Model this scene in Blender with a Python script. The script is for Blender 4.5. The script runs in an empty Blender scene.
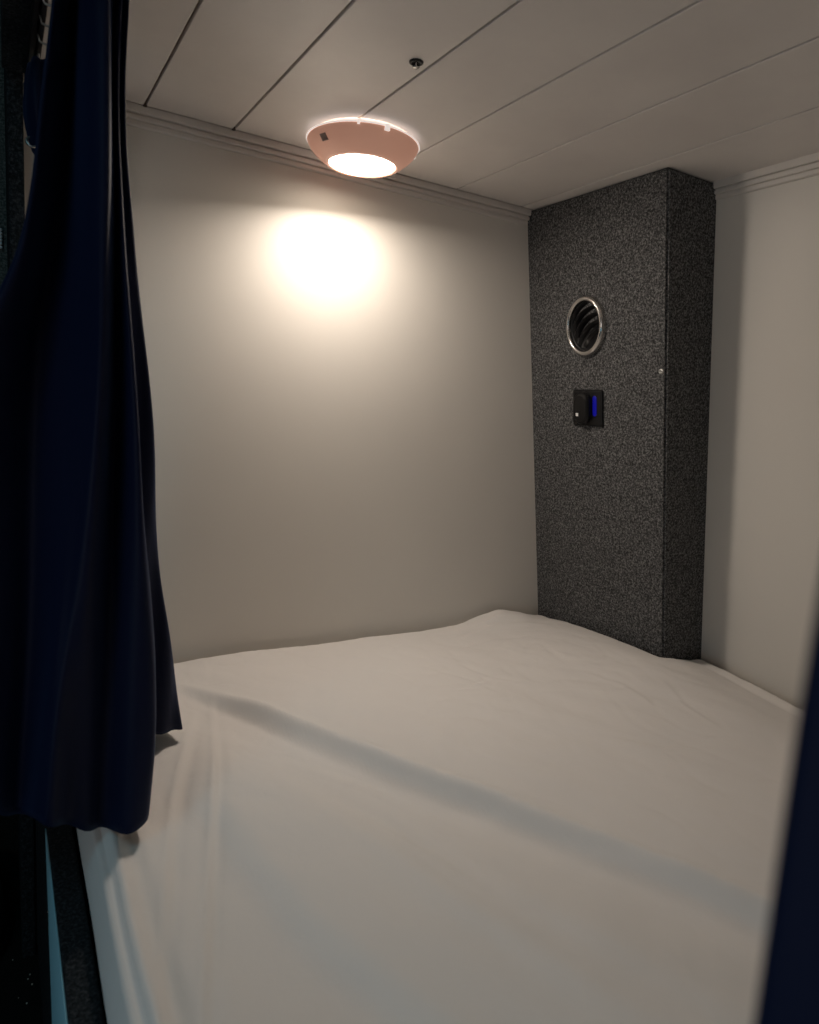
import bpy, bmesh, math, random
from mathutils import Vector, Matrix, noise
random.seed(4)
sc = bpy.context.scene
C = sc.collection

# ---------------------------------------------------------------- dimensions
CEIL = 1.28          # bunk ceiling
BACK = 1.12          # long back wall (its moulding stands 1.3 cm proud)
LEAN = math.tan(0.1495)   # the outer wall leans inward towards the roof
RW = 1.0187          # outer wall at ceiling height
COLX = 0.8995        # duct column, left face at ceiling height
COLY = 0.7841        # duct column, front face
def lean(z): return LEAN*(CEIL-z)

# ---------------------------------------------------------------- materials
def mat(name, col, rough=.6, **kw):
    m = bpy.data.materials.new(name); m.use_nodes = True
    b = m.node_tree.nodes['Principled BSDF']
    b.inputs['Base Color'].default_value = (*col, 1)
    b.inputs['Roughness'].default_value = rough
    for k, v in kw.items():
        b.inputs[k.replace('_', ' ')].default_value = v
    return m
def nodes(m): return m.node_tree.nodes, m.node_tree.links, m.node_tree.nodes['Principled BSDF']
def coords(m, scale, detail=4, rough=.5, kind='ShaderNodeTexNoise'):
    n, l, b = nodes(m)
    tc = n.new('ShaderNodeTexCoord'); t = n.new(kind)
    t.inputs['Scale'].default_value = scale
    if kind == 'ShaderNodeTexNoise':
        t.inputs['Detail'].default_value = detail; t.inputs['Roughness'].default_value = rough
    l.new(tc.outputs['Object'], t.inputs['Vector'])
    return t
def ramp(m, tex, stops, sock='Fac'):
    n, l, b = nodes(m)
    r = n.new('ShaderNodeValToRGB'); cr = r.color_ramp
    while len(cr.elements) < len(stops): cr.elements.new(.5)
    for e, (p, c) in zip(cr.elements, stops): e.position = p; e.color = (*c, 1)
    l.new(tex.outputs[sock], r.inputs['Fac']); l.new(r.outputs['Color'], b.inputs['Base Color'])
    return r
def bump(m, tex, strength, dist, sock='Fac'):
    n, l, b = nodes(m)
    k = n.new('ShaderNodeBump'); k.inputs['Strength'].default_value = strength
    k.inputs['Distance'].default_value = dist
    l.new(tex.outputs[sock], k.inputs['Height']); l.new(k.outputs['Normal'], b.inputs['Normal'])

wallm = mat('painted_wall', (.72, .69, .65), .42, Specular_IOR_Level=.3)
t = coords(wallm, 3, 3); ramp(wallm, t, [(.3, (.70, .665, .615)), (.7, (.735, .70, .645))])
t = coords(wallm, 130, 2); bump(wallm, t, .05, .001)
ceilm = mat('laminate_ceiling', (.56, .51, .475), .38, Specular_IOR_Level=.35)
t = coords(ceilm, 5, 5, .6); ramp(ceilm, t, [(.3, (.68, .635, .61)), (.65, (.76, .715, .68))])
trimm = mat('moulding_plastic', (.67, .63, .585), .4)
groovem = mat('groove_backing', (.45, .36, .30), .8)

def carpet(name, lo, mid, hi, scale=420):
    m = mat(name, mid, .95, Specular_IOR_Level=.1)
    t = coords(m, scale, 5, .75)
    ramp(m, t, [(.36, lo), (.5, mid), (.62, hi)])
    t2 = coords(m, scale*1.1, 4, .7); bump(m, t2, .9, .003)
    return m
colcarp = carpet('charcoal_felt_carpet', (.018, .018, .0185), (.085, .085, .086), (.25, .25, .25), 300)
darkcarp = carpet('dark_carpet', (.006, .008, .009), (.018, .022, .026), (.05, .058, .065), 300)
greycarp = carpet('grey_carpet', (.03, .04, .04), (.09, .11, .105), (.2, .23, .22), 300)
floorm = carpet('aisle_flooring', (.010, .010, .009), (.016, .016, .014), (.03, .029, .026), 500)

sheetm = mat('white_cotton', (.80, .765, .735), .75, Specular_IOR_Level=.2, Sheen_Weight=.15)
t = coords(sheetm, 900, 2, .5); 
n_, l_, b_ = nodes(sheetm)
t2 = coords(sheetm, 26, 4, .6)
mx = n_.new('ShaderNodeMath'); mx.operation = 'MULTIPLY_ADD'; mx.inputs[1].default_value = .06
l_.new(t.outputs['Fac'], mx.inputs[0]); l_.new(t2.outputs['Fac'], mx.inputs[2])
k = n_.new('ShaderNodeBump'); k.inputs['Strength'].default_value = .18; k.inputs['Distance'].default_value = .006
l_.new(mx.outputs[0], k.inputs['Height']); l_.new(k.outputs['Normal'], b_.inputs['Normal'])

navy = mat('navy_cloth', (.0009, .0036, .024), .62, Specular_IOR_Level=.2, Sheen_Weight=.10, Sheen_Roughness=.45)
navy.node_tree.nodes['Principled BSDF'].inputs['Sheen Tint'].default_value = (.25, .45, 1, 1)
t = coords(navy, 700, 2); bump(navy, t, .15, .001)
chrome = mat('chrome', (.62, .60, .58), .22, Metallic=1)
steel = mat('steel', (.45, .45, .44), .35, Metallic=1)
blackp = mat('black_plastic', (.005, .005, .006), .42, Specular_IOR_Level=.35)
glossb = mat('glossy_black_plastic', (.005, .005, .006), .34, Specular_IOR_Level=.35)
darkm = mat('dark_metal', (.02, .02, .022), .35, Metallic=.6)
shadem = mat('pink_beige_lamp_shell', (.62, .36, .27), .45, Subsurface_Weight=.0)
n_, l_, b_ = nodes(shadem)
b_.inputs['Emission Color'].default_value = (1, .50, .35, 1); b_.inputs['Emission Strength'].default_value = .11
rimm = mat('glowing_rim', (.9, .85, .8), .4)
_, _, b_ = nodes(rimm); b_.inputs['Emission Color'].default_value = (1, .88, .82, 1); b_.inputs['Emission Strength'].default_value = .32
diffm = mat('lit_diffuser', (.9, .9, .9), .5)
_, _, b_ = nodes(diffm); b_.inputs['Emission Color'].default_value = (1, .86, .70, 1); b_.inputs['Emission Strength'].default_value = 6
ledm = mat('blue_led', (.0, .0, .3), .4)
_, _, b_ = nodes(ledm); b_.inputs['Emission Color'].default_value = (.0, .004, 1, 1); b_.inputs['Emission Strength'].default_value = .035
portm = mat('white_port_tongue', (.8, .8, .8), .4)
bluep = mat('pale_blue_light_patch', (.36, .72, .86), .5)  # cyan aisle light put into the base colour
stickm = mat('grey_sticker', (.26, .19, .17), .5)
beadm = mat('white_bead', (.75, .78, .78), .3)
crumbm = mat('pale_crumb', (.6, .58, .5), .7)
shoem = mat('black_rubber_leather', (.006, .006, .006), .6)
foamm = mat('mattress_ticking', (.6, .6, .58), .8)

# ---------------------------------------------------------------- mesh helpers
def obj(name, bm, m, parent=None, smooth=False):
    me = bpy.data.meshes.new(name)
    bmesh.ops.recalc_face_normals(bm, faces=bm.faces)
    bm.to_mesh(me); bm.free()
    for p in me.polygons: p.use_smooth = smooth
    if m: me.materials.append(m)
    o = bpy.data.objects.new(name, me); C.objects.link(o)
    if parent:
        o.parent = parent
        o.matrix_parent_inverse = Matrix.Translation(-Vector(parent.location)) if not parent.parent else Matrix.Translation(-Vector(parent.matrix_world.translation))
    return o
def struct(o): o['kind'] = 'structure'; return o
def tag(o, label, cat, group=None):
    o['label'] = label; o['category'] = cat
    if group: o['group'] = group
    return o
def empty(name, loc, label, cat, group=None):
    o = bpy.data.objects.new(name, None); C.objects.link(o); o.location = loc
    o.empty_display_size = .02
    return tag(o, label, cat, group)
def part(name, bm, m, root, smooth=False, label=None):
    """a part whose mesh is written in world coordinates, parented to its thing"""
    me = bpy.data.meshes.new(name)
    bmesh.ops.recalc_face_normals(bm, faces=bm.faces)
    base = Vector((0, 0, 0)); r = root
    while r: base += Vector(r.location); r = r.parent
    bmesh.ops.translate(bm, verts=bm.verts, vec=-base)
    bm.to_mesh(me); bm.free()
    for p in me.polygons: p.use_smooth = smooth
    me.materials.append(m)
    o = bpy.data.objects.new(name, me); C.objects.link(o); o.parent = root
    if label: o['label'] = label
    return o
def box(bm, a, b, bev=0, seg=2, M=None):
    a = Vector(a); b = Vector(b)
    r = bmesh.ops.create_cube(bm, size=1)
    vs = r['verts']
    bmesh.ops.scale(bm, vec=(b-a), verts=vs); bmesh.ops.translate(bm, vec=(a+b)/2, verts=vs)
    if bev:
        es = list({e for v in vs for e in v.link_edges})
        rr = bmesh.ops.bevel(bm, geom=es, offset=bev, segments=seg, affect='EDGES', profile=.5)
        vs = list(set(v for v in rr['verts']) | {v for v in vs if v.is_valid})
    if M: bmesh.ops.transform(bm, matrix=M, verts=vs)
    return vs
def lathe(bm, prof, M, n=48, close=False):
    """prof: (radius, height) pairs spun about local Z, then moved by M"""
    rings = []
    for r, h in prof:
        if r < 1e-6: rings.append([bm.verts.new(M @ Vector((0, 0, h)))]*n)
        else: rings.append([bm.verts.new(M @ Vector((r*math.cos(2*math.pi*i/n), r*math.sin(2*math.pi*i/n), h))) for i in range(n)])
    pr = list(zip(rings, rings[1:]))
    if close: pr.append((rings[-1], rings[0]))
    for A, B in pr:
        for i in range(n):
            j = (i+1) % n
            q = []
            for v in (A[i], A[j], B[j], B[i]):
                if v not in q: q.append(v)
            if len(q) > 2: bm.faces.new(q)
def prism(bm, prof, p0, p1, ax, mirror=None):
    """profile of 2-D points (given as functions to 3-D by ax) swept from p0 to p1"""
    A = [bm.verts.new(ax(u, v, p0)) for u, v in prof]; B = [bm.verts.new(ax(u, v, p1)) for u, v in prof]
    n = len(prof)
    for i in range(n): bm.faces.new((A[i], A[(i+1) % n], B[(i+1) % n], B[i]))
    bm.faces.new(A[::-1]); bm.faces.new(B)
def tube(bm, pts, r, n=10):
    pts = [Vector(p) for p in pts]; rings = []
    for i, p in enumerate(pts):
        d = (pts[min(i+1, len(pts)-1)]-pts[max(i-1, 0)]).normalized()
        a = d.cross(Vector((0, 0, 1)) if abs(d.z) < .9 else Vector((1, 0, 0))).normalized(); b = d.cross(a)
        rings.append([bm.verts.new(p+r*(a*math.cos(2*math.pi*k/n)+b*math.sin(2*math.pi*k/n))) for k in range(n)])
    for A, B in zip(rings, rings[1:]):
        for k in range(n): bm.faces.new((A[k], A[(k+1) % n], B[(k+1) % n], B[k]))
    bm.faces.new(rings[0][::-1]); bm.faces.new(rings[-1])
def hull(a, b): # single eight-corner solid from two quads
    bm = bmesh.new()
    A = [bm.verts.new(p) for p in a]; B = [bm.verts.new(p) for p in b]
    for i in range(4): bm.faces.new((A[i], A[(i+1) % 4], B[(i+1) % 4], B[i]))
    bm.faces.new(A[::-1]); bm.faces.new(B)
    return bm
def sstep(a, b, x):
    t = min(1, max(0, (x-a)/(b-a))); return t*t*(3-2*t)

# ---------------------------------------------------------------- the setting
def slab(name, a, b, m):
    bm = bmesh.new(); box(bm, a, b); return struct(obj(name, bm, m))
ZTOP = 1.95
slab('floor', (-.80, -1.3, -.06), (1.5, 2.3, 0), floorm)
slab('wall_back', (.036, BACK, 0), (1.5, BACK+.04, ZTOP), wallm)
slab('wall_foot', (.036, -1.04, 0), (1.5, -1.0, ZTOP), wallm)
bm = hull([(RW+lean(0), -1.04, 0), (RW+lean(0)+.05, -1.04, 0), (RW+lean(0)+.05, BACK, 0), (RW+lean(0), BACK, 0)],
          [(RW+lean(CEIL+.02), -1.04, CEIL+.02), (RW+.3, -1.04, CEIL+.02), (RW+.3, BACK, CEIL+.02), (RW+lean(CEIL+.02), BACK, CEIL+.02)])
struct(obj('wall_right', bm, wallm))
slab('wall_aisle', (-.84, -1.3, 0), (-.80, 2.3, ZTOP), darkcarp)
slab('wall_partition', (-.80, 1.30, .80), (.018, 1.34, ZTOP), greycarp)
slab('wall_partition_lower', (-.80, 1.301, 0), (.018, 1.34, .80), floorm)
slab('wall_end', (-.80, -1.34, 0), (.036, -1.30, ZTOP), darkcarp)
slab('ceiling_aisle', (-.80, -1.3, ZTOP), (.06, 1.34, ZTOP+.04), darkcarp)
# carpeted jamb where the bunk opening ends
bm = bmesh.new(); box(bm, (.017, 1.095, 0), (.0355, 1.30, ZTOP), .003); struct(obj('trim_1', bm, darkcarp))
# face of the upper bunk over the opening
slab('trim_2', (.012, -1.3, CEIL-.004), (.052, 1.095, ZTOP), darkcarp)

# ceiling of the bunk: long planks with an open joint between them
seams = [.060, .1865, .3133, .4443, .5782, .7218, .8725, 1.0232]
bm = bmesh.new()
g = .0016
xs = [.034]+seams[0:]+[1.05]
edges = [(.0525, .0585)]+[(seams[i]+g, seams[i+1]-g) for i in range(len(seams)-1)]+[(seams[-1]+g, 1.06)]
for a, b in edges:
    box(bm, (a, -1.0, CEIL), (b, BACK-.0146, CEIL+.006), .0011, 2)
struct(obj('ceiling', bm, ceilm))
slab('ceiling_backing', (.0525, -1.0, CEIL+.0062), (1.3, BACK, CEIL+.02), groovem)

# mouldings
prof = [(0, 0), (-.013, 0), (-.013, -.0095), (-.0122, -.0105), (-.0060, -.0108), (-.0060, -.0130), (-.0092, -.0134),
        (-.0092, -.0175), (-.0084, -.0185), (-.0040, -.0190), (-.0040, -.0204), (-.0052, -.0208), (-.0052, -.0250), (-.0035, -.0265), (0, -.0270)]
bm = bmesh.new(); prism(bm, prof, .036, COLX+.0, lambda u, v, p: Vector((p, BACK+u, CEIL+v)))
struct(obj('trim_3', bm, trimm))
bm = bmesh.new(); prism(bm, prof, -1.0, COLY-.0005, lambda u, v, p: Vector((RW+lean(CEIL+v)+u*.75, p, CEIL+v)))
struct(obj('trim_4', bm, trimm))

# ---------------------------------------------------------------- carpeted duct column
ZB = .372
def face_x(y, z): return COLX+lean(z)+(CEIL-z)/.83*(.0045+.0065*(BACK-y)/.336)
c1, c0 = COLX, COLY
bm = hull([(face_x(c0, ZB), c0, ZB), (RW+lean(ZB)-.0005, c0, ZB), (RW+lean(ZB)-.0005, BACK-.0005, ZB), (face_x(BACK, ZB), BACK-.0005, ZB)],
          [(c1, c0, CEIL-.0005), (RW-.0005, c0, CEIL-.0005), (RW-.0005, BACK-.0005, CEIL-.0005), (c1, BACK-.0005, CEIL-.0005)])
ed = [e for e in bm.edges if abs(e.verts[0].co.y-c0) < 1e-4 and abs(e.verts[1].co.y-c0) < 1e-4 and e.verts[0].co.x < RW+lean(e.verts[0].co.z)-.02 and e.verts[1].co.x < RW+lean(e.verts[1].co.z)-.02]
ed += [e for e in bm.edges if e.verts[0].co.z > 1.2 and e.verts[1].co.z > 1.2 and min(e.verts[0].co.y, e.verts[1].co.y) < c0+.001]
bmesh.ops.bevel(bm, geom=list(set(ed)), offset=.004, segments=4, affect='EDGES')
col = obj('duct_column', bm, colcarp)
tag(col, 'tall charcoal felt-covered duct column in the far corner of the bunk', 'column')

# frame of the column's left face: normal points to -X and a little down
ca, sa = math.cos(.1495), math.sin(.1495)
nrm = Vector((-ca, 0, -sa)); up = Vector((-sa, 0, ca)); side = Vector((0, -1, 0))   # side: towards the camera
def face_frame(y, z, off=0):
    P = Vector((face_x(y, z), y, z))+nrm*off
    return Matrix(((side.x, up.x, nrm.x, P.x), (side.y, up.y, nrm.y, P.y), (side.z, up.z, nrm.z, P.z), (0, 0, 0, 1)))

# air vent ------------------------------------------------------------------
M = face_frame(.960, 1.054) @ Matrix.Diagonal((.89, 1.03, 1.25, 1))
vent = empty('air_vent', M.translation, 'round chrome-ringed air vent with black curved louvers on the felt column', 'air vent')
R = .0530
bm = bmesh.new()
lathe(bm, [(R, 0), (R, .004), (R-.0015, .0075), (R-.004, .0100), (R-.0075, .0100), (R-.0095, .0078), (R-.0102, .004), (R-.0102, .001)], M, 72)
part('bezel_ring', bm, chrome, vent, True, 'bright chrome ring')
bm = bmesh.new()
lathe(bm, [(R-.0096, .004), (R-.0115, .0045), (R-.0125, .002), (R-.0135, .0008), (0, .0006)], M, 48)
part('housing', bm, blackp, vent, True)
Mt = M @ Matrix.Rotation(math.radians(35), 4, 'Z')
for i, off in enumerate((-.030, -.015, 0, .015, .030)):
    w = math.sqrt(max(0, (R-.0145)**2-off**2)) 
    bm = bmesh.new()
    n = 22; g1 = []
    for k in range(n+1):
        u = -w+2*w*k/n
        dome = .0085*(1-(u*u+off*off)/(R*R))
        bow = .010*(1-(u/(R-.0145))**2)
        row = []
        for (dv, dh) in ((0, 0.0012), (.0016, 0.0012), (.0075, dome+.0005), (.0062, dome+.0012)):
            row.append(bm.verts.new(Mt @ Vector((u, off-.006+bow+dv*(.6+.4*(w/(R-.0145))), dh))))
        g1.append(row)
    for a, b in zip(g1, g1[1:]):
        for k in range(4): bm.faces.new((a[k], a[(k+1) % 4], b[(k+1) % 4], b[k]))
    bm.faces.new(g1[0][::-1]); bm.faces.new(g1[-1])
    part('louver', bm, glossb, vent, False)

# charging socket -------------------------------------------------------------
M = face_frame(.9585, .9065)
usb = empty('charging_socket', M.translation, 'small square black USB charging socket glowing blue below the round vent', 'socket')
bm = bmesh.new(); box(bm, (-.038, -.034, 0), (.038, .034, .007), .004, 3, M)
part('face_plate', bm, blackp, usb)
bm = bmesh.new()
# raised stadium-shaped hub left of the middle
def stadium(bm, cx, cy, hw, hh, z0, z1, M, bev=.002, n=12):
    pts = []
    for k in range(n+1):
        a = math.pi*k/n; pts.append((cx+hw*math.cos(a), cy+(hh-hw)+hw*math.sin(a)))
    for k in range(n+1):
        a = math.pi+math.pi*k/n; pts.append((cx+hw*math.cos(a), cy-(hh-hw)+hw*math.sin(a)))
    L = [(1, z0), (1, z1-bev), (1-bev/hw*.35, z1-bev*.3), (1-bev/hw, z1)]
    rings = [[bm.verts.new(M @ Vector((cx+(x-cx)*s, cy+(y-cy)*s, z))) for x, y in pts] for s, z in L]
    for A, B in zip(rings, rings[1:]):
        for i in range(len(pts)): bm.faces.new((A[i], A[(i+1) % len(pts)], B[(i+1) % len(pts)], B[i]))
    bm.faces.new(rings[-1]); bm.faces.new(rings[0][::-1])
stadium(bm, -.0065, .0, .0200, .031, .007, .019, M, .005)
hub = part('socket_cover', bm, glossb, usb, False)
bm = bmesh.new(); box(bm, (-.0205, -.020, .0188), (-.0045, -.003, .0194), 0, 2, M)
port = part('usb_port', bm, blackp, usb, False)
bm = bmesh.new(); box(bm, (-.0155, -.0145, .0192), (-.0095, -.0085, .0200), 0, 2, M)
part('port_tongue', bm, portm, port, False, 'small white tongue inside the port')
bm = bmesh.new(); stadium(bm, .0205, .004, .0050, .019, .007, .0078, M, .0006)
part('indicator_light', bm, ledm, usb, False, 'blue glowing strip')

# screw in the column ----------------------------------------------------------
M = face_frame(.794, .971)
bm = bmesh.new()
lathe(bm, [(0, .0012), (.0016, .0012), (.0018, .0022), (.0030, .0026), (.0046, .0016), (.0050, .0)], M, 24)
tag(obj('screw', bm, steel, None, True), 'tiny bright washer-head screw near the front edge of the felt column', 'screw')

# ---------------------------------------------------------------- ceiling lamp
LX, LY = .4815, 1.004
lamp = empty('ceiling_lamp', (LX, LY, CEIL), 'round pinkish ceiling lamp with a glowing white disc beside the moulding', 'lamp')
M = Matrix.Translation((LX, LY, CEIL-.0027)) @ Matrix.Diagonal((1.01, 1.01, .84, 1))
bm = bmesh.new()
lathe(bm, [(.0825, -.0072), (.0832, -.0090), (.0818, -.0130), (.0780, -.0205), (.0715, -.0285), (.0640, -.0360), (.0560, -.0425), (.0515, -.0450), (.0500, -.0430), (.0500, -.0400),
           (.0550, -.0395), (.0620, -.0330), (.070, -.024), (.076, -.017), (.0795, -.0090)], M, 72, True)
part('lamp_shell', bm, shadem, lamp, True)
bm = bmesh.new()
lathe(bm, [(.0720, .0028), (.0740, -.0052), (.0838, -.0056), (.0848, -.0062), (.0848, -.0074), (.0840, -.0080), (.0828, -.0078), (.0700, -.0070)], M, 72, True)
part('rim', bm, rimm, lamp, True, 'thin white glowing rim')
bm = bmesh.new()
lathe(bm, [(0, -.0460), (.030, -.0457), (.045, -.0447), (.0495, -.0425), (.0495, -.0400), (0, -.0390)], M, 64)
part('diffuser', bm, diffm, lamp, True, 'glowing white disc')
for az, s in ((-121, .8), (-93, 1.5), (-6, .9)):   # little white tabs at the rim
    a = math.radians(az)
    Mt = M @ Matrix.Rotation(a, 4, 'Z') @ Matrix.Translation((.0835, 0, -.0078))
    bm = bmesh.new(); box(bm, (-.002, -.0024*s, -.0045*s), (.0025, .0024*s, .003), .0006, 2, Mt)
    part('mounting_tab', bm, rimm, lamp, False, 'small white tab')
a = math.radians(-163)
Mt = M @ Matrix.Rotation(a, 4, 'Z') @ Matrix.Translation((.0757, 0, -.0242)) @ Matrix.Rotation(math.radians(-54), 4, 'Y')
bm = bmesh.new(); box(bm, (-.005, -.006, -.0004), (.0065, .006, .0007), .0003, 1, Mt)
part('sticker', bm, stickm, lamp, False, 'dark grey square sticker')

# small fitting in the ceiling
M = Matrix.Translation((.4255, .757, CEIL))
fit = empty('ceiling_fitting', (.4255, .757, CEIL), 'tiny dark round fitting in the ceiling between two plank joints', 'fitting')
bm = bmesh.new(); lathe(bm, [(.0085, 0), (.0085, -.0012), (.0068, -.0022), (.0052, -.0016), (.0048, -.0004), (0, -.0003)], M, 28)
part('collar', bm, darkm, fit, True)
bm = bmesh.new(); lathe(bm, [(.0026, -.0004), (.0026, -.0050), (.0036, -.0056), (.0036, -.0066), (0, -.0070)], M, 16)
part('tip', bm, chrome, fit, True)
for k in range(3):
    a = k*2.094; p = Vector((math.cos(a), math.sin(a), 0))
    bm = bmesh.new(); tube(bm, [M @ (p*.0050+Vector((0, 0, -.0015))), M @ (p*.0044+Vector((0, 0, -.0045))), M @ (p*.0030+Vector((0, 0, -.0060)))], .0006, 6)
    part('prong', bm, chrome, fit, True)
# dark screws at the ends of two plank joints
for k, x in enumerate((.1865, .3133, .4443)):
    bm = bmesh.new(); lathe(bm, [(.0030, .0030), (.0030, -.0010), (.0015, -.0016), (0, -.0016)], Matrix.Translation((x, BACK-.0150, CEIL)), 14)
    tag(obj('joint_cap', bm, mat('brown_plastic', (.05, .03, .02), .5) if k == 0 else bpy.data.materials['brown_plastic'], None, True),
        ['tiny dark cap ending the leftmost ceiling joint beside the curtain', 'tiny dark cap ending the second ceiling joint, midway between curtain and lamp', 'tiny dark cap at the moulding, peeking out at the left rim of the lamp'][k], 'cap', 'caps at the ends of ceiling joints')

# ---------------------------------------------------------------- bunk base, mattress, sheet
base = empty('bunk_base', (.6, 0, 0), 'bunk base with a dark carpeted side board below the white sheet', 'bed base')
bm = hull([(.044, -.98, 0), (RW+lean(0)-.006, -.98, 0), (RW+lean(0)-.006, BACK-.006, 0), (.044, BACK-.006, 0)],
          [(.044, -.98, .330), (RW+lean(.33)-.006, -.98, .330), (RW+lean(.33)-.006, BACK-.006, .330), (.044, BACK-.006, .330)])
part('platform', bm, darkcarp, base)
bm = bmesh.new(); box(bm, (.0375, -.98, .02), (.0625, BACK-.026, .400), .003, 3)
part('side_board', bm, darkcarp, base, False, 'dark blue-black carpeted board')
# patch of aisle light on the side, painted as a pale blue slant-ended panel
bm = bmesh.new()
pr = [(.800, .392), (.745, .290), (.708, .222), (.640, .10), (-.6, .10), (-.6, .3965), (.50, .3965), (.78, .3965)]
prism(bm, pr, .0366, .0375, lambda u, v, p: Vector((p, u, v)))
part('side_light_patch', bm, bluep, base, False, 'smooth light blue patch of painted aisle light')
bm = bmesh.new(); box(bm, (.0350, .746, .300), (.0375, .749, .328), .001)
part('pull_tab', bm, chrome, base, False, 'short shiny metal tab')

# height of the sheet -------------------------------------------------------
def polydist(P, pts, closest_sign=True):
    best = None; acc = 0
    for a, b in zip(pts, pts[1:]):
        ax, ay = a; bx, by = b; dx, dy = bx-ax, by-ay; L2 = dx*dx+dy*dy
        t = max(0, min(1, ((P[0]-ax)*dx+(P[1]-ay)*dy)/L2)); qx, qy = ax+t*dx, ay+t*dy
        d2 = (P[0]-qx)**2+(P[1]-qy)**2; L = math.sqrt(L2)
        s = ((P[0]-qx)*dy-(P[1]-qy)*dx)
        if best is None or d2 < best[0]: best = (d2, s, acc+t*L)
        acc += L
    return math.sqrt(best[0])*(1 if best[1] > 0 else -1), best[2]/acc
F1 = [(.19, 1.03), (.231, .992), (.31, .885), (.372, .753), (.414, .668), (.467, .576), (.512, .492), (.551, .417), (.575, .364), (.598, .308), (.66, .18), (.75, -.05)]
F2 = [(.178, .80), (.187, .724), (.199, .582), (.212, .487), (.232, .429), (.248, .379), (.275, .30), (.33, .12)]
F3 = [(.305, .66), (.334, .593), (.361, .515), (.385, .42)]
F4 = [(.262, .96), (.219, .785), (.16, .584), (.117, .435), (.08, .30)]
F5 = [(.232, .935), (.155, .716), (.125, .601), (.104, .515), (.08, .40)]
F6 = [(.25, .80), (.31, .60), (.36, .42), (.42, .22)]
X0 = .080
CREASES = [
    ([(.74, 1.02), (.83, 1.045), (.93, 1.02), (.99, .99)], .0028, .007),
    ([(.80, 1.07), (.88, 1.065), (.97, 1.05)], .0035, .008),
    ([(.70, .97), (.80, .985), (.90, .96)], .0014, .006),
    ([(.60, .93), (.64, .86), (.66, .78)], .0011, .004),
    ([(.66, .93), (.68, .85), (.73, .79)], .0011, .004),
    ([(.56, .86), (.64, .83), (.72, .84)], .0010, .004),
    ([(.84, .80), (.86, .72), (.85, .64)], .0012, .005),
    ([(.94, .72), (.90, .64), (.89, .56)], .0011, .005),
    ([(.70, .62), (.76, .56), (.84, .53)], .0012, .006),
    ([(.50, .98), (.54, .93), (.56, .86)], .0010, .004),
    ([(.30, .76), (.37, .66), (.42, .55)], .0016, .007),
    ([(.48, .50), (.54, .42), (.60, .36)], .0010, .006),
    ([(.80, .46), (.86, .42), (.92, .42)], .0010, .005)]
def column_dist(x, y):
    dx = max((COLX+lean(.45)) - x, 0); dy = max(COLY-y, 0)
    return math.hypot(dx, dy)
def g_(d, w): return math.exp(-(d/w)**2)
def sheet_h(x, y):
    rx = RW+lean(.44)-x                      # distance from the outer wall
    h = .4525
    h += .024*g_(math.hypot(x-1.03, y-.82), .21)+.004*g_(math.hypot(x-.95, y-1.05), .1)+.003*g_(math.hypot(x-1.04, y-.75), .06)
    h += -.017*sstep(.20, .02, rx)*sstep(.98, .80, y) - .012*sstep(.75, .35, y)*sstep(.5, .02, rx)
    # main step-like fold
    d, t = polydist((x, y), F1); d = -d
    # d>0: far side (towards back / right)
    amp = .021*sstep(0, .16, t)*(1-.4*sstep(.85, 1, t))
    wd = .016+.012*t
    h += amp*(sstep(-wd, wd*.5, d)-1) + .0035*sstep(.02, .15, t)*g_(d-.006, .008) + amp*.75*(1-sstep(-.14, -wd*1.1, d))
    # broad valley on the near left
    d, t = polydist((x, y), F2); d = -d; e = sstep(0, .25, t)
    h += e*.012*(sstep(-.024, .020, d)-1+(1-sstep(-.13, -.026, d))+.0)
    d, t = polydist((x, y), F3); e = math.sin(math.pi*t)
    h += e*(.0022*g_(d, .008)-.002*g_(d+.016, .012))
    d, t = polydist((x, y), F6); e = math.sin(math.pi*t)
    h += e*(.0026*g_(d, .016)-.003*g_(d+.03, .022))
    d, t = polydist((x, y), F4); e = math.sin(math.pi*min(1, t*1.02))**.5 if 0 < t < .98 else 0
    h += e*(.0034*g_(d, .0036)-.0028*g_(d+.008, .006))
    d, t = polydist((x, y), F5); e = math.sin(math.pi*min(1, t*1.02))**.5 if 0 < t < .98 else 0
    h += e*(.0028*g_(d, .0045)-.0032*g_(d+.010, .008))
    for pts, a_, w_ in CREASES:
        if abs(x-pts[1][0]) > .22 or abs(y-pts[1][1]) > .22: continue
        d, t = polydist((x, y), pts); e = math.sin(math.pi*t)
        h += e*a_*(g_(d, w_)-.8*g_(d+w_*1.9, w_*1.2))
    # ripples along the open edge
    e = sstep(.17, .09, x)*sstep(1.0, .8, y)
    h += e*.0018*noise.noise(Vector((x*34+4*y, y*3.5, 2)))*2.2
    # soft random creases
    v = Vector((x, y, 0))
    q = noise.noise(Vector((x*7+2, y*5, 1)))
    h += .0035*q + .0018*noise.noise(Vector((x*22+y*9, y*15, 4)))
    cr = abs(noise.noise(Vector((x*11+y*3, y*9-x*4, 8))))
    h += -.0007*math.exp(-(cr/.05)**2)*sstep(.25, .45, x)
    cr = abs(noise.noise(Vector((x*26-y*7, y*24+x*9, 3))))
    h += -.0006*math.exp(-(cr/.07)**2)*sstep(.5, .8, y)
    # bunched corner of the sheet by the column
    e = g_(x-.88, .12)*sstep(.98, 1.08, y)
    h += e*(.004+.001*math.sin(x*42+y*20)+.0006*math.sin(x*110-y*60))+.016*g_(x-.90, .075)*sstep(1.0, 1.09, y)-.008*g_(x-1.0, .05)*sstep(1.0, 1.09, y)
    # hem tucked along the outer wall: a narrow raised band
    e = sstep(.80, .70, y)
    h += e*(.0042*g_(rx-.030, .010)-.003*g_(rx-.047, .006))
    # round over at the edges
    h -= .030*(1-sstep(0, .022, BACK-.006-y))**2
    h -= .022*(1-sstep(0, .020, rx-.004))**2
    cd = column_dist(x, y)
    h -= .004*(1-sstep(.002, .014, cd))
    return h
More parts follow.
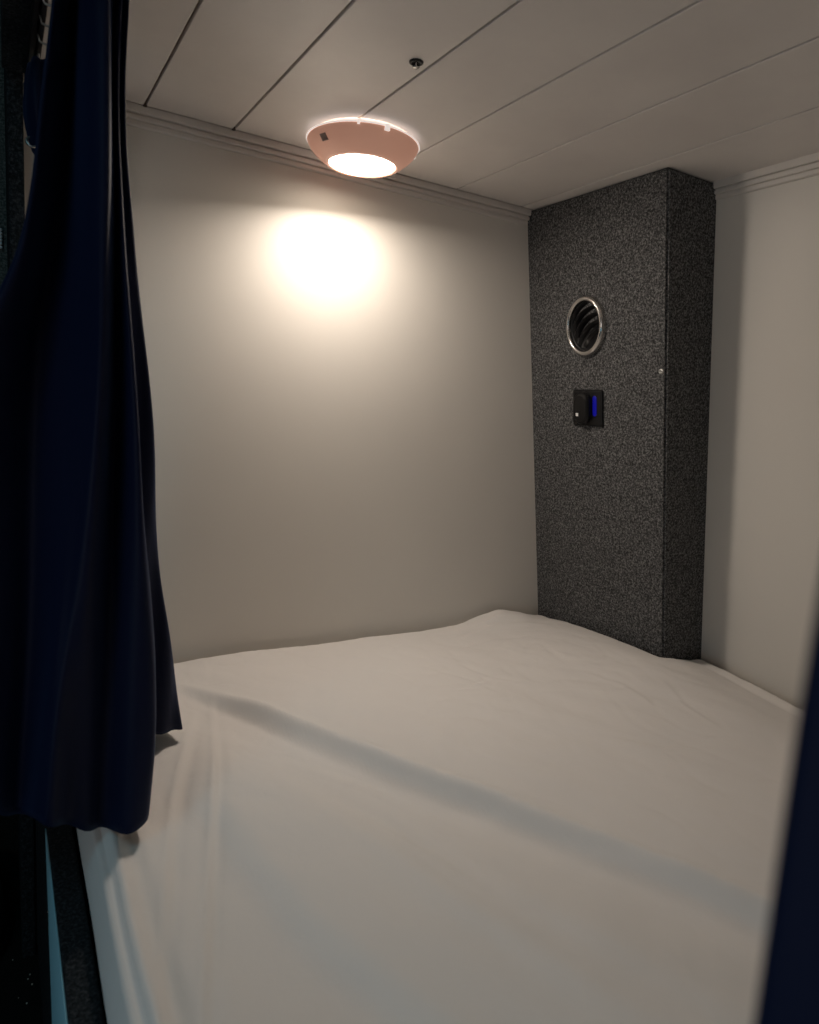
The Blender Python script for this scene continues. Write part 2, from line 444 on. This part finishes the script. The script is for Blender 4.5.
bedroot = empty('mattress', (.6, 0, .335), 'thick bunk mattress in a creased white fitted sheet', 'mattress')
ny = 400; nx = 230
y0, y1 = -.96, BACK-.006
bm = bmesh.new(); grid = []
for j in range(ny+1):
    s = j/ny; y = y0+(y1-y0)*(1-(1-s)**1.6)
    row = []
    xe = X0+.0015*math.sin(y*9)+.0006*math.sin(y*23)
    he = sheet_h(xe+.006, y)
    # the side of the mattress, under the sheet, down to the board
    for k, (dx, f) in enumerate(((-.0145, 0), (-.0138, .2), (-.0125, .4), (-.0095, .6), (-.0065, .77), (-.0035, .9))):
        row.append(bm.verts.new((xe+dx, y, .4015+(he-.4015)*f)))
    xr = RW+lean(.43)-.006
    for i in range(nx+1):
        u = i/nx; x = xe+(xr-xe)*(u**1.15)
        h = sheet_h(x, y)
        h -= .006*(1-sstep(0, .010, x-xe))**2
        h += .0045*g_(x-xe-.010, .006)*sstep(.95, .75, y)-.0035*g_(x-xe-.026, .008)*sstep(.95, .75, y)
        inside = x > COLX+lean(.45)-.0035 and y > COLY-.0035
        if inside:
            h = .362
        row.append(bm.verts.new((x, y, h)))
    # tuck down between mattress and outer wall
    row.append(bm.verts.new((xr+.003, y, .405 if y < COLY-.0035 else .360)))
    row.append(bm.verts.new((xr+.003, y, .380 if y < COLY-.0035 else .355)))
    grid.append(row)
for a, b in zip(grid, grid[1:]):
    for i in range(len(a)-1): bm.faces.new((a[i], a[i+1], b[i+1], b[i]))
# tuck at both ends
for row, yy in ((grid[-1], y1+.002), (grid[0], y0-.002)):
    low = [bm.verts.new((v.co.x, yy, max(.36, min(.40, v.co.z-.03)))) for v in row]
    for i in range(len(row)-1): bm.faces.new((row[i], row[i+1], low[i+1], low[i]))
sheet = part('fitted_sheet', bm, sheetm, bedroot, True, 'creased white cotton sheet')
bm = hull([(.0715, -.95, .335), (RW+lean(.335)-.02, -.95, .335), (RW+lean(.335)-.02, BACK-.02, .335), (.0715, BACK-.02, .335)],
          [(.0715, -.95, .352), (RW+lean(.352)-.02, -.95, .352), (RW+lean(.352)-.02, BACK-.02, .352), (.0715, BACK-.02, .352)])
part('core', bm, foamm, bedroot)

# ---------------------------------------------------------------- curtain rail and gliders
rail = empty('curtain_rail', (.045, .05, CEIL), 'dark curtain rail along the top of the bunk opening', 'curtain rail')
bm = bmesh.new()
prism(bm, [(-.006, 0), (.006, 0), (.006, -.014), (.0015, -.014), (.0015, -.011), (.004, -.011), (.004, -.003), (-.004, -.003), (-.004, -.011), (-.0015, -.011), (-.0015, -.014), (-.006, -.014)],
      -.98, 1.08, lambda u, v, p: Vector((.045+u, p, CEIL-.0042+v)))
part('track', bm, darkm, rail)
bm = bmesh.new(); box(bm, (.037, 1.078, CEIL-.017), (.053, 1.086, CEIL-.0045), .0015)
part('end_stop', bm, blackp, rail)

# ---------------------------------------------------------------- left curtain
LEFT=[
 [(0.0633,0.8000,1.2960),(0.0524,0.7200,1.2527),(0.0679,0.7650,1.2805),(0.0750,0.7000,1.2512),(0.0861,0.6900,1.2504),(0.0969,0.7300,1.2740),(0.1000,0.7000,1.2604),(0.1020,0.7500,1.2857),(0.1133,0.7450,1.2873),(0.1004,0.7900,1.3047)],
 [(0.0576,0.7964,1.2252),(0.0464,0.7127,1.1869),(0.0646,0.7591,1.2111),(0.0729,0.6959,1.1874),(0.0861,0.6859,1.1872),(0.0954,0.7247,1.2057),(0.0970,0.6959,1.1950),(0.1012,0.7545,1.2264),(0.1124,0.7536,1.2308),(0.1001,0.8027,1.2495)],
 [(0.0502,0.7927,1.1530),(0.0371,0.7055,1.1200),(0.0605,0.7532,1.1406),(0.0724,0.6918,1.1231),(0.0869,0.6818,1.1230),(0.0942,0.7195,1.1365),(0.0954,0.6918,1.1289),(0.1020,0.7591,1.1653),(0.1089,0.7623,1.1707),(0.0998,0.8155,1.1909)],
 [(0.0405,0.7891,1.0794),(0.0295,0.6982,1.0538),(0.0552,0.7473,1.0692),(0.0719,0.6877,1.0574),(0.0865,0.6777,1.0571),(0.0945,0.7142,1.0664),(0.0973,0.6877,1.0624),(0.1028,0.7636,1.1015),(0.1109,0.7709,1.1090),(0.1008,0.8282,1.1289)],
 [(0.0279,0.7855,1.0048),(0.0175,0.6909,0.9869),(0.0466,0.7414,0.9967),(0.0700,0.6836,0.9902),(0.0826,0.6736,0.9893),(0.0930,0.7089,0.9947),(0.0995,0.6836,0.9944),(0.1075,0.7682,1.0356),(0.1204,0.7795,1.0452),(0.1046,0.8409,1.0636)],
 [(-0.0045,0.7818,0.9277),(-0.0128,0.6836,0.9185),(0.0356,0.7355,0.9236),(0.0692,0.6795,0.9219),(0.0795,0.6695,0.9206),(0.0930,0.7036,0.9220),(0.1040,0.6795,0.9248),(0.1132,0.7727,0.9666),(0.1307,0.7882,0.9772),(0.1107,0.8536,0.9943)],
 [(-0.0241,0.7782,0.8531),(-0.0318,0.6764,0.8534),(0.0287,0.7295,0.8507),(0.0650,0.6755,0.8520),(0.0763,0.6655,0.8507),(0.0939,0.6984,0.8479),(0.1091,0.6755,0.8532),(0.1178,0.7773,0.8940),(0.1393,0.7968,0.9045),(0.1148,0.8664,0.9201)],
 [(-0.0382,0.7745,0.7791),(-0.0438,0.6691,0.7897),(0.0243,0.7236,0.7773),(0.0599,0.6714,0.7811),(0.0724,0.6614,0.7796),(0.0933,0.6931,0.7721),(0.1140,0.6714,0.7794),(0.1226,0.7818,0.8178),(0.1466,0.8055,0.8271),(0.1195,0.8791,0.8411)],
 [(-0.0472,0.7709,0.7046),(-0.0533,0.6618,0.7266),(0.0199,0.7177,0.7031),(0.0528,0.6673,0.7092),(0.0653,0.6573,0.7075),(0.0907,0.6878,0.6950),(0.1212,0.6673,0.7029),(0.1276,0.7864,0.7379),(0.1532,0.8141,0.7450),(0.1255,0.8918,0.7571)],
 [(-0.0536,0.7673,0.6290),(-0.0609,0.6545,0.6636),(0.0154,0.7118,0.6280),(0.0417,0.6632,0.6371),(0.0545,0.6532,0.6351),(0.0857,0.6825,0.6168),(0.1246,0.6632,0.6243),(0.1328,0.7909,0.6539),(0.1615,0.8227,0.6578),(0.1316,0.9045,0.6677)],
 [(-0.0593,0.7636,0.5522),(-0.0672,0.6473,0.6006),(0.0100,0.7059,0.5522),(0.0297,0.6591,0.5647),(0.0428,0.6491,0.5624),(0.0795,0.6773,0.5378),(0.1239,0.6591,0.5440),(0.1359,0.7955,0.5661),(0.1760,0.8314,0.5646),(0.1362,0.9173,0.5729)],
 [(-0.0639,0.7600,0.4738),(-0.0704,0.6400,0.5369),(0.0050,0.7000,0.4754),(0.0226,0.6550,0.4908),(0.0354,0.6450,0.4883),(0.0763,0.6720,0.4569),(0.1182,0.6550,0.4630),(0.1382,0.8000,0.4744),(0.1924,0.8400,0.4648),(0.1386,0.9300,0.4727)],
]

def column_resample(pts, ztop, n):
    pts = [Vector(p) for p in pts]
    # height-ordered polyline cut at ztop
    out = []
    if pts[0].z > ztop:
        for i in range(len(pts)-1):
            if pts[i+1].z <= ztop:
                t = (pts[i].z-ztop)/(pts[i].z-pts[i+1].z); cut = [pts[i].lerp(pts[i+1], t)]+pts[i+1:]; break
    else:
        cut = [Vector((pts[0].x, pts[0].y, ztop))]+pts
    L = [0]
    for a, b in zip(cut, cut[1:]): L.append(L[-1]+(b-a).length)
    for k in range(n):
        s = L[-1]*k/(n-1)
        for i in range(len(cut)-1):
            if s <= L[i+1]+1e-9:
                t = (s-L[i])/max(1e-9, L[i+1]-L[i]); out.append(cut[i].lerp(cut[i+1], t)); break
        else: out.append(cut[-1].copy())
    return out
def catmull(a, b, c, d, t):
    return .5*((2*b)+(-a+c)*t+(2*a-5*b+4*c-d)*t*t+(-a+3*b-3*c+d)*t*t*t)
def drape(cols, nrow, sub, hemfix=None):
    K = len(cols); bm = bmesh.new(); rows = []
    # smooth each column
    for c in range(K):
        for _ in range(10):
            q = cols[c]; cols[c] = [q[0]]+[(q[i-1]+q[i]*2+q[i+1])/4 for i in range(1, len(q)-1)]+[q[-1]]
    for k in range(nrow):
        r = []
        P = [cols[c][k] for c in range(K)]
        for c in range(K-1):
            a = P[max(0, c-1)]; b = P[c]; d_ = P[c+1]; e = P[min(K-1, c+2)]
            for s in range(sub):
                r.append(catmull(a, b, d_, e, s/sub))
        r.append(P[-1]); rows.append(r)
    if hemfix: rows = hemfix(rows)
    V = [[bm.verts.new(p) for p in r] for r in rows]
    for A, B in zip(V, V[1:]):
        for i in range(len(A)-1): bm.faces.new((A[i], A[i+1], B[i+1], B[i]))
    return bm
NR = 90
cols = [column_resample([LEFT[k][c] for k in range(12)], 1.248, NR) for c in range(10)]
# a return of cloth hidden behind the front folds, back to the rail side
extra = []
for k in range(NR):
    p = cols[9][k]; extra.append(Vector((.075+.02*k/NR, p.y+.06, p.z)))
cols.append(extra)
def hemfix(rows):
    n = len(rows)
    for k, r in enumerate(rows):
        for p in r:
            t = k/(n-1)
            # gentle small undulation
            p.y += .0035*math.sin(p.x*190+t*5)*(.3+t)
            p.x += .0012*math.sin(t*14+p.y*40)
            if t > .9 and p.x > .055:
                p.z = max(p.z, sheet_h(max(p.x, X0+.012), p.y)+.0075)
            if t > .9 and .03 < p.x <= .072: p.z = max(p.z, .4045)
    # the gathered heading at the top
    for k in range(8):
        for i, p in enumerate(rows[k]):
            p.y += .004*math.sin(i*1.1)*(1-k/8)
    return rows
bm = drape(cols, NR, 10, hemfix)
cur = empty('curtain', (.08, .72, 1.25), 'navy blue curtain bunched to the left of the bed', 'curtain', 'curtains of the bunk opening')
cl = part('cloth', bm, navy, cur, True)
so = cl.modifiers.new('thickness', 'SOLIDIFY'); so.thickness = .0016; so.offset = 0
# hem stitched double along the bottom
# gliders and hooks between rail and heading tape
def glider(root, x, y, x2=None, y2=None):
    bm = bmesh.new()
    box(bm, (x-.0036, y-.004, CEIL-.0152), (x+.0036, y+.004, CEIL-.0082), .001)
    box(bm, (x-.0011, y-.003, CEIL-.020), (x+.0011, y+.003, CEIL-.0111))
    part('glider', bm, blackp, root)
    x2 = x if x2 is None else x2; y2 = y if y2 is None else y2
    bm = bmesh.new()
    tube(bm, [(x, y, CEIL-.0195), (x+.002, y+.002, CEIL-.026), (x2, y2, CEIL-.031), (x2-.001, y2, CEIL-.040)], .0012, 8)
    part('hook', bm, steel, root, True)
for (y, x2, y2) in ((.70, .056, .72), (.745, .066, .752), (.79, .062, .797), (.84, .12, .85), (.885, .118, .90), (.93, .100, .945)):
    glider(cur, .045, y, x2, y2)

# ---------------------------------------------------------------- gathered tail of the curtain near the rail end (tie-back bundle)
bm = bmesh.new()
rings = []
n = 26
for k in range(16):
    t = k/15; z = 1.249-.115*t
    rr = .016+.010*math.sin(math.pi*min(1, t*1.1))-.010*sstep(.75, 1, t)
    rings.append([bm.verts.new((.050+.004*t+rr*.75*math.cos(a)*(1+.16*math.sin(a*5+t*3)), .985+rr*1.5*math.sin(a)*(1+.2*math.cos(a*6)), z)) for a in [2*math.pi*i/n for i in range(n)]])
for A, B in zip(rings, rings[1:]):
    for i in range(n): bm.faces.new((A[i], A[(i+1) % n], B[(i+1) % n], B[i]))
bm.faces.new(rings[0][::-1]); bm.faces.new(rings[-1])
tb = empty('curtain_tieback', (.050, .985, 1.249), 'dark bundled cloth tie hanging from the rail behind the left curtain', 'tieback')
part('bundle', bm, navy, tb, True)
bm = bmesh.new(); tube(bm, [(.0485, .985, CEIL-.0112), (.0485, .985, CEIL-.030)], .0013, 8); part('hook', bm, steel, tb, True)
bm = bmesh.new(); lathe(bm, [(.006, 0), (.0075, .002), (.006, .004), (.0045, .002)], Matrix.Translation((.040, .972, 1.158)) @ Matrix.Rotation(math.radians(70), 4, 'X'), 20, True)
part('ring', bm, steel, tb, True, 'small metal ring')

# ---------------------------------------------------------------- right curtain, close to the camera
def right_edge(z):
    # y of the leading edge (towards the bed's middle) as the cloth falls
    t = (CEIL-z)/(CEIL-.46)
    return t
pathz = [1.246, 1.15, 1.05, .98, .92, .875, .84, .80, .75, .68, .60, .52, .475]
edgeY = [-.035, -.030, -.004, .030, .049, .052, .0515, .0510, .0500, .0500, .050, .050, .050]
cols = []
K = 12
for c in range(K):
    u = c/(K-1); pts = []
    for z, ey in zip(pathz, edgeY):
        fold = .010*math.sin(u*23)*(.4+.6*(1.25-z))
        y = ey-.30*u
        x = .100+fold*.8-.045*u*(1 if z < 1.1 else 1)-.050*(1-u)*sstep(1.1, 1.25, z)
        if u < .05: x = .100-.045*sstep(1.1, 1.25, z)
        pts.append((x, y, z))
    cols.append(column_resample(pts, 1.246, 60))
bm = drape(cols, 60, 8, None)
cur2 = empty('curtain', (.08, -.1, 1.25), 'blurred navy curtain edge close by at the right of the picture', 'curtain', 'curtains of the bunk opening')
cl = part('cloth', bm, navy, cur2, True)
so = cl.modifiers.new('thickness', 'SOLIDIFY'); so.thickness = .0016; so.offset = 0
for i in range(5): glider(cur2, .045, -.06-.055*i, .055, -.06-.055*i)

# ---------------------------------------------------------------- aisle floor: shoe and crumbs, bead chain on the partition
shoe = empty('shoe', (-.035, 1.19, 0), 'black low shoe lying on the dark aisle floor at the left edge', 'shoe')
bm = bmesh.new(); N = 26
def foot(s, w0, w1, z, grow=0):
    out = []
    for i in range(N):
        a = 2*math.pi*i/N; u = math.cos(a); v = math.sin(a)
        L = .105; wv = (w0 if u > 0 else w1)
        out.append((-.035+ (wv+grow)*v*(1-.15*u), 1.19-(L+grow)*u, z))
    return out
def loft(bm, rings):
    R_ = [[bm.verts.new(p) for p in r] for r in rings]
    for A, B in zip(R_, R_[1:]):
        for i in range(len(A)): bm.faces.new((A[i], A[(i+1) % len(A)], B[(i+1) % len(A)], B[i]))
    bm.faces.new(R_[0][::-1]); bm.faces.new(R_[-1])
loft(bm, [foot(0, .038, .032, 0), foot(0, .041, .035, .004), foot(0, .041, .035, .018)])
part('sole', bm, blackp, shoe, True)
bm = bmesh.new()
def upper(z, t):
    out = []
    for i in range(N):
        a = 2*math.pi*i/N; u = math.cos(a); v = math.sin(a)
        w = (.038-.006*(u < 0))*(1-.30*t)
        front = .101*(1-.95*t**1.3) if u > 0 else .101*(1-.08*t)
        out.append((-.035+w*v*(1-.15*max(u, 0)), 1.19-front*u, z))
    return out
loft(bm, [upper(.0182, 0), upper(.030, .12), upper(.042, .35), upper(.054, .62), upper(.066, .85), upper(.078, 1)])
part('upper', bm, shoem, shoe, True)
for k in range(3):
    bm = bmesh.new(); yy = 1.165-.02*k; zz = .064-.011*k
    tube(bm, [(-.052, yy, zz-.004), (-.035, yy-.002, zz+.003), (-.018, yy, zz-.004)], .0014, 6)
    part('lace', bm, shoem, shoe, True)
bm = bmesh.new()
for (x, y, r) in ((.026, 1.058, .0013), (.023, 1.050, .0013), (.028, 1.037, .0014), (.020, 1.004, .0014), (.004, 1.10, .001), (.010, 1.02, .0008)):
    bmesh.ops.create_icosphere(bm, subdivisions=1, radius=r, matrix=Matrix.Translation((x, y, r)))
cr_ = obj('crumbs', bm, crumbm); cr_['kind'] = 'stuff'; tag(cr_, 'pale crumbs scattered on the dark aisle floor', 'crumbs')

chain = empty('bead_chain', (.0085, 1.2965, 1.118), 'short string of tiny white beads on the grey carpeted partition', 'bead chain')
bm = bmesh.new(); tube(bm, [(.0085, 1.2965, 1.118), (.0088, 1.2965, 1.085)], .0006, 6); part('cord', bm, blackp, chain)
for k in range(6):
    bm = bmesh.new(); bmesh.ops.create_uvsphere(bm, u_segments=12, v_segments=8, radius=.0026, matrix=Matrix.Translation((.0086, 1.2962, 1.114-.0052*k)))
    part('bead', bm, beadm, chain, True)

# ---------------------------------------------------------------- light
def area(name, loc, target, sx, sy, power, col):
    L = bpy.data.lights.new(name, 'AREA'); L.shape = 'RECTANGLE'; L.size = sx; L.size_y = sy; L.energy = power; L.color = col
    o = bpy.data.objects.new(name, L); C.objects.link(o); o.location = loc
    o.rotation_euler = (Vector(target)-Vector(loc)).to_track_quat('-Z', 'Y').to_euler()
    return o
area('aisle_light', (-.45, .15, 1.90), (-.15, .3, .3), .25, 1.2, 1.5, (.32, .80, 1.0))
area('warm_fill_light', (-.79, .05, .82), (.8, .25, 1.06), 1.3, .3, 1.9, (1.0, .86, .78))  # added warm fill to lift walls and ceiling, no bunk lamp behind it
area('cyan_fill_light', (-.785, .35, .55), (.06, .45, .42), 1.6, .06, .60, (.18, .72, 1.0))  # added low cyan fill for the bunk's open edge, not an actual strip lamp
L = bpy.data.lights.new('lamp_light', 'AREA'); L.shape = 'DISK'; L.size = .066; L.energy = 1.05; L.color = (1, .88, .765); L.spread = math.radians(176)
o = bpy.data.objects.new('lamp_light', L); C.objects.link(o); o.location = (LX-.008, LY, CEIL-.0485)
o.rotation_euler = Vector((.10, -.24, -1)).to_track_quat('-Z', 'Y').to_euler()
w = bpy.data.worlds.new('world'); sc.world = w; w.use_nodes = True
w.node_tree.nodes['Background'].inputs['Color'].default_value = (.5, .6, .7, 1)
w.node_tree.nodes['Background'].inputs['Strength'].default_value = .02

# ---------------------------------------------------------------- camera
yaw, pitch, roll = .5433, -.1471, .0669
f = Vector((math.sin(yaw)*math.cos(pitch), math.cos(yaw)*math.cos(pitch), math.sin(pitch)))
r = Vector((math.cos(yaw), -math.sin(yaw), 0)); u = r.cross(f)
r2 = math.cos(roll)*r+math.sin(roll)*u; u2 = -math.sin(roll)*r+math.cos(roll)*u
cd = bpy.data.cameras.new('camera'); cam = bpy.data.objects.new('camera', cd); C.objects.link(cam)
cam.matrix_world = Matrix(((r2.x, u2.x, -f.x, 0), (r2.y, u2.y, -f.y, 0), (r2.z, u2.z, -f.z, .88), (0, 0, 0, 1)))
cd.sensor_fit = 'HORIZONTAL'; cd.sensor_width = 36; cd.lens = 36*687.8/819
cd.clip_start = .005
cd.dof.use_dof = True; cd.dof.focus_distance = 1.15; cd.dof.aperture_fstop = cd.lens/3.3
sc.camera = cam
sc.view_settings.view_transform = 'Standard'; sc.view_settings.look = 'None'
sc.view_settings.exposure = .92; sc.view_settings.gamma = 1; sc.view_settings.use_curve_mapping = False
